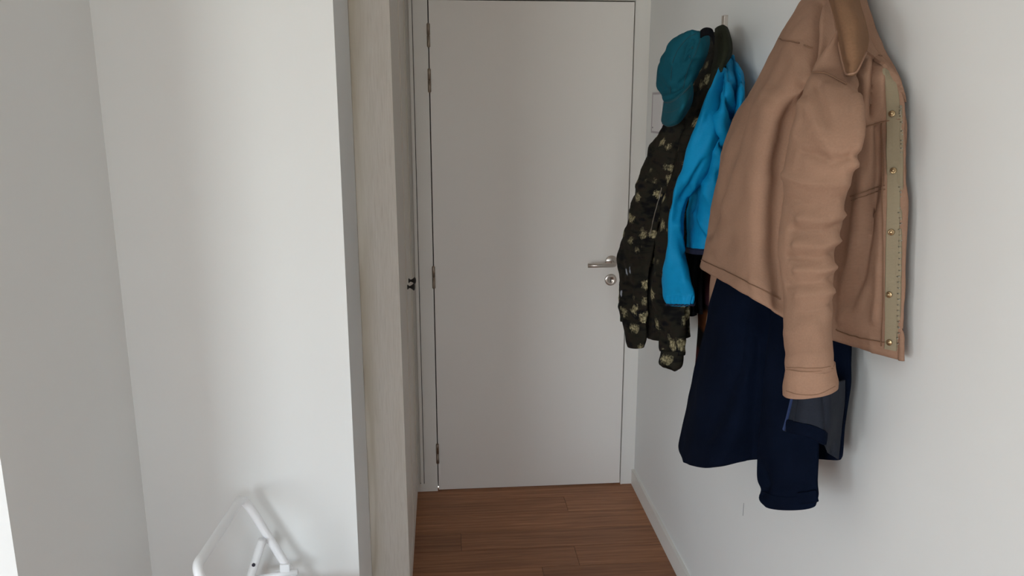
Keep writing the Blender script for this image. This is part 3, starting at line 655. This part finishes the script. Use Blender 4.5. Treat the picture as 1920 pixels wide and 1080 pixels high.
for k, (x, y) in enumerate(((1670,214),(1672,322),(1668,437),(1667,549),(1667,642))):
    p, n = BS.pick(x + 3, y, 0.0056)
    lathe('snap_button', [(0.0052, 0), (0.0055, 0.0012), (0.0045, 0.0022), (0.0032, 0.0018), (0.0026, 0.0030), (0.0012, 0.0036)], p, n, M_BRASS, pk, 20)
zb = ribbon(BS, 'zipper_tape', [(1686,200),(1688,300),(1686,420),(1684,540),(1682,652)], 0.010, 0.0040, M_KHAKI, bj, 0.0008, 60)
def zip_teeth(surf, poly, n, m, parent, s=0.0022):
    bm = bmesh.new(); q = cr_dense(np.array(poly, float), n)
    for x, y in q:
        p, nn = surf.pick(x, y, 0.0052); add_box(bm, p[0] - s / 2, p[0] + s / 2, p[1] - s, p[1] + s, p[2] - s / 3, p[2] + s / 3)
    o = bm_obj('zipper_teeth', bm, m, parent); o['kind'] = 'stuff'; return o
zip_teeth(BS, [(1688,200),(1690,300),(1688,420),(1686,540),(1684,650)], 110, M_ZIP, zb)
ribbon(BS, 'neckband', [(1610,70),(1624,94),(1645,110),(1666,132),(1682,160),(1690,190)], 0.016, 0.005, M_BROWN, bj, 0.001, 50)
p, n = BS.pick(1648, 108, 0.0045)
lathe('buttonhole', [(0.004, 0), (0.003, 0.0006)], p, n, M_STITCH, bj, 12)
CL = sheet([
 [(1548,-75,.735),(1560,-75,.725),(1575,-75,.725),(1590,-75,.735),(1602,-75,.760)],
 [(1556,0,.705),(1567,0,.690),(1580,0,.688),(1594,0,.700),(1609,0,.735)],
 [(1566,40,.695),(1578,42,.678),(1592,42,.676),(1606,40,.690),(1619,38,.735)],
 [(1573,80,.690),(1584,83,.672),(1597,82,.672),(1610,76,.690),(1626,70,.735)],
 [(1581,115,.686),(1590,118,.670),(1600,117,.672),(1612,108,.688),(1623,93,.715)],
 [(1589,142,.682),(1593,143,.672),(1598,142,.672),(1603,139,.680),(1607,132,.690)]], 60, 40)
CL.folds([([(1575,0),(1590,60),(1598,110)], 9, 0.006), ([(1562,0),(1578,70),(1590,120)], 7, -0.003)])
co = CL.build('collar', M_BROWNIN, bj, thick=0.006)
ribbon(CL, 'collar_edge', [(1559,4),(1568,40),(1576,80),(1584,115),(1591,138),(1602,134),(1614,110),(1620,98)], 0.0035, 0.004, M_BROWN, co, 0.0025, 50)

# ---- navy raincoat under the brown jacket
nj = empty('navy_raincoat', 'long dark navy raincoat hanging below the brown jacket', 'coat', (0.72, 1.80, 0.78))
nr_ = [
 [(1516,40,.778),(1526,40,.770),(1536,40,.768),(1548,40,.770),(1560,40,.780)],
 [(1425,230,.742),(1455,230,.715),(1490,232,.712),(1530,232,.735),(1570,230,.775)],
 [(1378,400,.706),(1412,410,.676),(1462,420,.700),(1520,430,.730),(1580,430,.770)],
 [(1337,540,.668),(1380,560,.645),(1440,580,.690),(1510,600,.728),(1585,615,.768)],
 [(1322,615,.650),(1372,640,.626),(1436,660,.680),(1508,680,.728),(1584,690,.765)],
 [(1296,735,.630),(1350,752,.606),(1420,765,.656),(1492,778,.728),(1574,785,.762)],
 [(1280,813,.614),(1334,832,.592),(1402,830,.650),(1486,830,.728),(1568,838,.760)],
 [(1275,842,.607),(1322,868,.588),(1396,856,.648),(1482,852,.728),(1566,856,.760)],
 [(1282,864,.606),(1320,876,.590),(1394,862,.648),(1480,858,.728),(1564,862,.760)]]
NS = body(nr_, 100, 150, back=0.02)
NS.folds([([(1400,580),(1385,680),(1330,810)], 16, -0.010), ([(1425,600),(1400,720),(1370,840)], 16, 0.008), ([(1360,600),(1330,720),(1305,830)], 18, 0.006), ([(1420,640),(1415,760),(1410,860)], 10, -0.008)])
NS.rumple(0.008, 6, 1.2, (1, 1, 0.4)).rumple(0.003, 20, 3.0).clampx(0.797); nb = NS.build('coat_body', M_NAVY, nj, cap='top', thick=0.003)
N2 = sleeve([((1452,520,.690),(1530,530,.715),.018), ((1440,640,.676),(1530,640,.706),.022), ((1430,740,.670),(1536,740,.702),.024), ((1422,820,.668),(1537,820,.700),.026),
             ((1419,890,.668),(1533,886,.700),.027), ((1427,916,.668),(1533,908,.700),.027), ((1424,934,.668),(1535,928,.700),.029), ((1434,946,.670),(1531,946,.699),.026)], 90, 72)
N2.folds([([(1425,870),(1440,905),(1430,925)], 9, -0.008), ([(1450,760),(1460,900)], 14, 0.005)])
N2.rumple(0.003, 10, 4.0); n2 = N2.build('sleeve', M_NAVY, nj)
ribbon(N2, 'cuff_tab', [(1500,934),(1518,932),(1531,929)], 0.024, 0.005, M_NAVY, n2, 0.002, 20)
ribbon(N2, 'cuff_seam', [(1430,922),(1460,932),(1500,932),(1530,918)], 0.003, 0.002, M_NAVY, n2, 0.0005, 30)
FP = sheet([
 [(1492,715,.650),(1510,715,.655),(1530,715,.668),(1552,715,.690),(1570,715,.725),(1583,712,.755)],
 [(1486,750,.647),(1506,750,.652),(1528,752,.668),(1552,752,.692),(1570,752,.728),(1582,752,.755)],
 [(1477,785,.644),(1500,788,.650),(1526,792,.670),(1552,796,.696),(1566,798,.730),(1577,798,.755)],
 [(1470,808,.642),(1498,814,.650),(1530,822,.674),(1550,838,.700),(1560,852,.732),(1571,861,.752)]], 40, 50)
FP.folds([([(1540,715),(1550,800),(1560,850)], 6, -0.006)])
fp = FP.build('front_facing', M_NAVYIN, nj, thick=0.004); fp['label'] = 'charcoal inner facing with blue zip edge'
ribbon(FP, 'zip_tape', [(1491,718),(1486,750),(1478,785),(1472,806)], 0.006, 0.004, M_NAVYTRIM, fp, 0.002, 30)
ribbon(FP, 'hem_band', [(1478,798),(1500,803),(1526,810),(1546,822)], 0.026, 0.004, M_NAVY, fp, 0.002, 30)
ribbon(FP, 'zip_line', [(1494,720),(1498,750),(1491,790)], 0.002, 0.002, M_ZIP if False else M_NAVYIN, fp, 0.002, 30)

# ---- camouflage jacket
cj = empty('camouflage_jacket', 'black and olive camouflage print jacket with tan tufts, hanging farthest from the camera', 'jacket', (0.66, 2.40, 0.93))
cb = [
 [(1330,62,.772),(1336,60,.765),(1343,60,.765),(1350,62,.775)],
 [(1303,120,.725),(1320,126,.700),(1335,126,.700),(1352,120,.730)],
 [(1262,200,.672),(1285,207,.645),(1310,207,.650),(1338,200,.690)],
 [(1232,300,.640),(1252,306,.620),(1276,306,.628),(1304,300,.672)],
 [(1200,450,.632),(1220,456,.612),(1250,456,.622),(1285,450,.668)],
 [(1190,560,.632),(1216,566,.612),(1250,566,.622),(1288,560,.668)],
 [(1186,620,.634),(1214,634,.614),(1246,640,.624),(1288,634,.668)]]
CB = body(cb, 80, 110, back=0.03); CB.folds([([(1255,240),(1235,380),(1222,500)], 7, -0.012), ([(1285,250),(1270,360)], 8, 0.006)])
CB.rumple(0.008, 12, 5.5).rumple(0.003, 35, 1.5).clampx(0.797); cbo = CB.build('jacket_body', M_CAMO, cj, cap='top', thick=0.003)
S1 = sleeve([((1262,205,.640),(1300,215,.668),.018), ((1243,233,.600),(1292,245,.640),.030), ((1220,273,.584),(1276,290,.628),.036), ((1203,317,.576),(1262,333,.620),.038), ((1191,360,.572),(1250,372,.612),.038),
             ((1178,405,.570),(1238,412,.606),.038), ((1165,450,.568),(1228,455,.602),.038), ((1157,488,.566),(1221,492,.600),.038), ((1161,517,.566),(1217,525,.598),.036), ((1159,558,.566),(1214,565,.597),.036), ((1163,600,.566),(1213,605,.597),.034)], 110, 64)
S1.folds([([(1165,530),(1190,535),(1212,545)], 6, -0.006), ([(1165,575),(1190,585),(1210,590)], 6, 0.005), ([(1200,350),(1215,420),(1200,500)], 12, 0.007), ([(1170,470),(1200,490)], 8, -0.006), ([(1190,500),(1195,560)], 7, 0.006)])
S1.rumple(0.006, 16, 9.1).rumple(0.003, 45, 2.1); s1o = S1.build('sleeve', M_CAMO, cj)
c1 = sleeve([((1164,594,.566),(1212,600,.596),.034), ((1169,612,.568),(1213,618,.595),.030), ((1172,632,.570),(1212,634,.594),.028), ((1176,649,.570),(1208,650,.593),.026)], 30, 48); c1.rumple(0.004, 25, 3.3); c1.build('cuff', M_CAMO, s1o)
S3 = sleeve([((1250,330,.625),(1290,335,.655),.02), ((1232,450,.612),(1286,450,.652),.024), ((1222,540,.606),(1287,540,.650),.026), ((1226,590,.606),(1286,590,.648),.026), ((1235,636,.608),(1285,640,.646),.026), ((1238,658,.610),(1283,664,.645),.025)], 80, 56)
S3.folds([([(1215,560),(1235,620),(1250,660)], 7, -0.006), ([(1250,580),(1268,620),(1276,660)], 8, 0.006)])
S3.rumple(0.009, 16, 1.9).rumple(0.003, 45, 5.1); s3o = S3.build('sleeve', M_CAMO, cj)
c3_ = sleeve([((1239,654,.610),(1284,656,.646),.026), ((1236,680,.610),(1280,684,.644),.025), ((1246,688,.611),(1272,693,.642),.022)], 24, 48); c3_.rumple(0.004, 25, 7.3); c3_.build('cuff', M_CAMO, s3o)
zl = ribbon(S1, 'zipper', [(1241,352),(1236,372),(1228,400),(1219,440)], 0.0026, 0.002, M_ZIP, s1o, 0.0005, 40)
HD = sheet([
 [(1343,54,.742),(1349,50,.735),(1356,49,.737),(1362,53,.760)],
 [(1342,76,.728),(1350,77,.715),(1360,78,.720),(1370,80,.758)],
 [(1342,102,.715),(1350,103,.700),(1360,105,.710),(1369,104,.752)],
 [(1336,130,.700),(1344,132,.690),(1351,130,.695),(1358,122,.720)],
 [(1326,166,.680),(1331,167,.676),(1336,164,.678),(1341,158,.690)]], 40, 30)
HD.folds([([(1352,70),(1354,100),(1346,130)], 4, -0.008), ([(1360,60),(1363,95)], 4, 0.004)])
hd = HD.build('collar_lining', M_OLIVE, cj, thick=0.008); hd['label'] = 'plain olive collar lining'

# ---- blue windbreaker
wj = empty('blue_windbreaker', 'bright blue nylon windbreaker with navy binding beside the camouflage jacket', 'jacket', (0.70, 2.15, 1.15))
wbr = [
 [(1352,104,.770),(1358,102,.762),(1364,103,.765),(1371,108,.785)],
 [(1338,148,.712),(1352,150,.690),(1368,148,.705),(1388,144,.775)],
 [(1322,195,.690),(1345,200,.668),(1366,203,.690),(1387,203,.765)],
 [(1304,300,.676),(1326,305,.654),(1352,305,.676),(1385,300,.735)],
 [(1286,400,.672),(1306,405,.652),(1332,405,.670),(1372,402,.720)],
 [(1283,455,.672),(1302,460,.652),(1326,462,.670),(1366,462,.715)],
 [(1283,470,.672),(1300,474,.653),(1322,476,.670),(1362,478,.715)]]
WB = body(wbr, 130, 210, back=0.02, turn=(0.05, 0.02))
WB.folds([([(1352,115),(1356,170),(1376,225)], 4, -0.016), ([(1362,128),(1372,165),(1384,196)], 3.5, -0.011), ([(1347,150),(1342,205),(1326,240)], 4, -0.018), ([(1326,240),(1350,268),(1378,296)], 4, -0.016), ([(1368,160),(1374,205)], 5, 0.010),
          ([(1340,215),(1352,245),(1370,262)], 9, 0.012), ([(1345,285),(1360,310)], 9, 0.010), ([(1300,400),(1330,440)], 8, 0.008), ([(1296,370),(1308,425),(1330,465)], 8, -0.009), ([(1320,340),(1335,390)], 8, 0.007), ([(1350,330),(1352,400)], 8, -0.007)])
WB.rumple(0.006, 14, 6.6).rumple(0.002, 40, 3.3).clampx(0.797); wbo = WB.build('jacket_body', M_BLUE, wj, cap='top', thick=0.003)
NBD = sheet([[(1381,142,.748),(1385,144,.752),(1389,147,.762)],[(1383,165,.746),(1386,166,.750),(1389,168,.762)],[(1381,190,.742),(1384,191,.746),(1388,192,.758)],[(1379,212,.738),(1382,213,.742),(1386,214,.754)]], 24, 10)
NBD.build('neck_binding', M_BLUETRIM, wj, thick=0.004)
ribbon(WB, 'hem_binding', [(1284,468),(1300,471),(1322,472),(1345,474)], 0.016, 0.006, M_BLUETRIM, wj, 0.002, 24)
W2 = sleeve([((1349,122,.705),(1368,136,.728),.014), ((1322,188,.648),(1356,205,.684),.026), ((1300,240,.622),(1347,262,.664),.032), ((1277,313,.604),(1325,328,.648),.034), ((1263,360,.598),(1294,368,.634),.032),
             ((1256,395,.594),(1283,402,.626),.030), ((1252,430,.592),(1281,436,.624),.030), ((1249,462,.590),(1283,468,.623),.032), ((1243,505,.588),(1293,506,.624),.034), ((1241,530,.588),(1299,532,.625),.035), ((1243,550,.589),(1303,549,.626),.034), ((1247,562,.590),(1303,561,.625),.031), ((1253,571,.592),(1301,570,.624),.027)], 120, 72, 0.95)
W2.folds([([(1302,345),(1277,385),(1268,424),(1280,470)], 3.5, 0.008), ([(1290,370),(1279,400),(1277,430)], 4, -0.010), ([(1318,300),(1296,340),(1280,372)], 4, -0.006), ([(1340,230),(1320,290),(1285,340)], 8, 0.006), ([(1330,215),(1305,270)], 8, -0.005), ([(1268,424),(1270,470),(1282,520)], 7, 0.005)]
         + [([(1256 + 6.5 * k, 572), (1254 + 7.5 * k, 556)], 2.2, -0.004) for k in range(7)])
W2.rumple(0.005, 18, 2.7).rumple(0.0015, 45, 2.2); w2 = W2.build('sleeve', M_BLUE, wj)
ring(W2, 'cuff_binding', 115, 0.0022, M_BLUETRIM, w2)

# ---- black fleece and plaid shirt, mostly covered
fj = empty('black_fleece', 'black fleece showing only its lower hem under the blue windbreaker', 'jacket', (0.72, 2.2, 0.95))
FB = body([[(1316,300,.708),(1330,300,.700),(1345,300,.702),(1360,300,.725)], [(1292,440,.704),(1305,440,.694),(1318,440,.696),(1330,440,.720)], [(1287,500,.704),(1294,500,.692),(1302,500,.694),(1310,498,.712)], [(1286,550,.704),(1292,550,.692),(1299,550,.692),(1306,548,.706)], [(1285,588,.702),(1292,592,.692),(1300,592,.692),(1306,590,.706)]], 50, 70, back=0.015, turn=(0.03, 0.02))
FB.rumple(0.004, 14, 0.4); FB.build('fleece_body', M_CHAR, fj, cap='top', thick=0.003)
ribbon(FB, 'hem', [(1287,584),(1295,588),(1304,586)], 0.014, 0.004, M_CHAR, fj, 0.001, 20)
pj = empty('plaid_shirt', 'dark red and brown plaid shirt, a strip beside the navy raincoat', 'shirt', (0.75, 2.15, 0.85))
PS = body([[(1330,300,.748),(1342,300,.742),(1358,300,.745),(1370,300,.760)], [(1308,490,.744),(1322,490,.738),(1340,490,.740),(1365,490,.755)], [(1309,600,.742),(1320,600,.736),(1336,600,.738),(1360,600,.752)], [(1302,690,.740),(1314,690,.734),(1330,690,.736),(1352,690,.750)], [(1297,736,.740),(1308,738,.734),(1324,738,.736),(1346,738,.750)]], 60, 70, back=0.015, turn=(0.03, 0.02))
PS.rumple(0.004, 10, 0.9); PS.build('shirt_body', M_PLAID, pj, cap='top', thick=0.003)
ribbon(PS, 'hem', [(1300,730),(1310,733),(1325,733)], 0.012, 0.003, M_PLAID, pj, 0.001, 20)

# ---- teal cap
cp = empty('teal_cap', 'dark teal cotton baseball cap hung over the camouflage jacket', 'cap', (0.60, 2.2, 1.55))
CR = sleeve([((1309,57,.640),(1322,64,.652),.012), ((1294,55,.622),(1331,72,.656),.040), ((1276,63,.606),(1331,88,.654),.058), ((1253,86,.590),(1324,107,.646),.070), ((1238,114,.582),(1313,128,.638),.074), ((1231,142,.578),(1304,148,.630),.070), ((1233,166,.578),(1299,158,.626),.060), ((1241,185,.580),(1298,163,.624),.046), ((1250,196,.584),(1296,166,.622),.030)], 90, 72, 0.97)
CR.folds([([(1290,60),(1270,110),(1262,180)], 5, -0.004), ([(1303,60),(1300,110),(1285,170)], 5, -0.002), ([(1240,170),(1262,168),(1290,150)], 7, -0.006), ([(1250,180),(1275,172),(1296,155)], 6, 0.004), ([(1299,78),(1294,95),(1290,114)], 3, -0.009), ([(1288,88),(1284,112)], 4, 0.006), ([(1304,84),(1299,108)], 4, 0.005), ([(1262,120),(1268,160)], 5, 0.005), ([(1245,140),(1255,160)], 7, 0.004)])
CR.rumple(0.008, 17, 4.2).rumple(0.0025, 50, 1.2); cr_o = CR.build('crown', M_TEAL, cp)
for pth in ([(1312,60),(1285,75),(1262,115),(1256,185)], [(1316,64),(1306,95),(1290,130),(1278,176)]):
    ribbon(CR, 'panel_seam', pth, 0.0022, 0.0014, M_TEALST, cr_o, n=40)
for x, y in ((1298,90),(1293,106)):
    p, n = CR.pick(x, y, 0.0); lathe('eyelet', [(0.0032, 0), (0.0034, 0.001), (0.0018, 0.0016)], p, n, M_TEALST, cr_o, 14)
def brim_pts(row, k):
    return row
BRM = sheet([
 [(1246,189,.578),(1260,187,.556),(1278,174,.558),(1298,153,.598)],
 [(1243,210,.572),(1259,212,.546),(1282,198,.548),(1299,174,.596)],
 [(1241,225,.574),(1254,231,.552),(1277,218,.554),(1297,190,.598)],
 [(1243,231,.578),(1254,236,.560),(1274,228,.562),(1293,201,.600)]], 36, 40)
bo = BRM.build('brim', M_TEAL, cp, thick=0.004)
tube('brim_seam', [q_ + np.array([-0.001, -0.003, 0]) for q_ in BRM.p[2][::4]], 0.0022, M_TEALST, bo, 8, 30)
tube('brim_edge', [q_ for q_ in BRM.p[-1][::3]], 0.0026, M_TEALST, bo, 8, 40)
for k in (0.33, 0.66):
    i = int(k * 35); q = BRM.px[i]
    ribbon(BRM, 'stitch_line', [tuple(q[j]) for j in (2, 10, 20, 30, 37)], 0.0012, 0.0008, M_TEALST, bo, 0.002, 30)
sp_ = [P(1314,64,.622), P(1320,60,.624), P(1328,59,.630), P(1335,63,.640), P(1339,76,.650)]
q = cr_dense(np.array(sp_), 24); vs = []; fs = []
for a in q:
    for dx, dz in ((-0.002, -0.009), (0.002, -0.009), (0.002, 0.009), (-0.002, 0.009)): vs.append(a + np.array([dx, dx, dz]))
for i in range(len(q) - 1):
    for k in range(4):
        k2 = (k + 1) % 4; fs.append((i * 4 + k, i * 4 + k2, (i + 1) * 4 + k2, (i + 1) * 4 + k))
fs += [(3, 2, 1, 0), tuple(len(vs) - 4 + k for k in range(4))]
mesh_obj('strap', vs, fs, M_BLACK, cp)
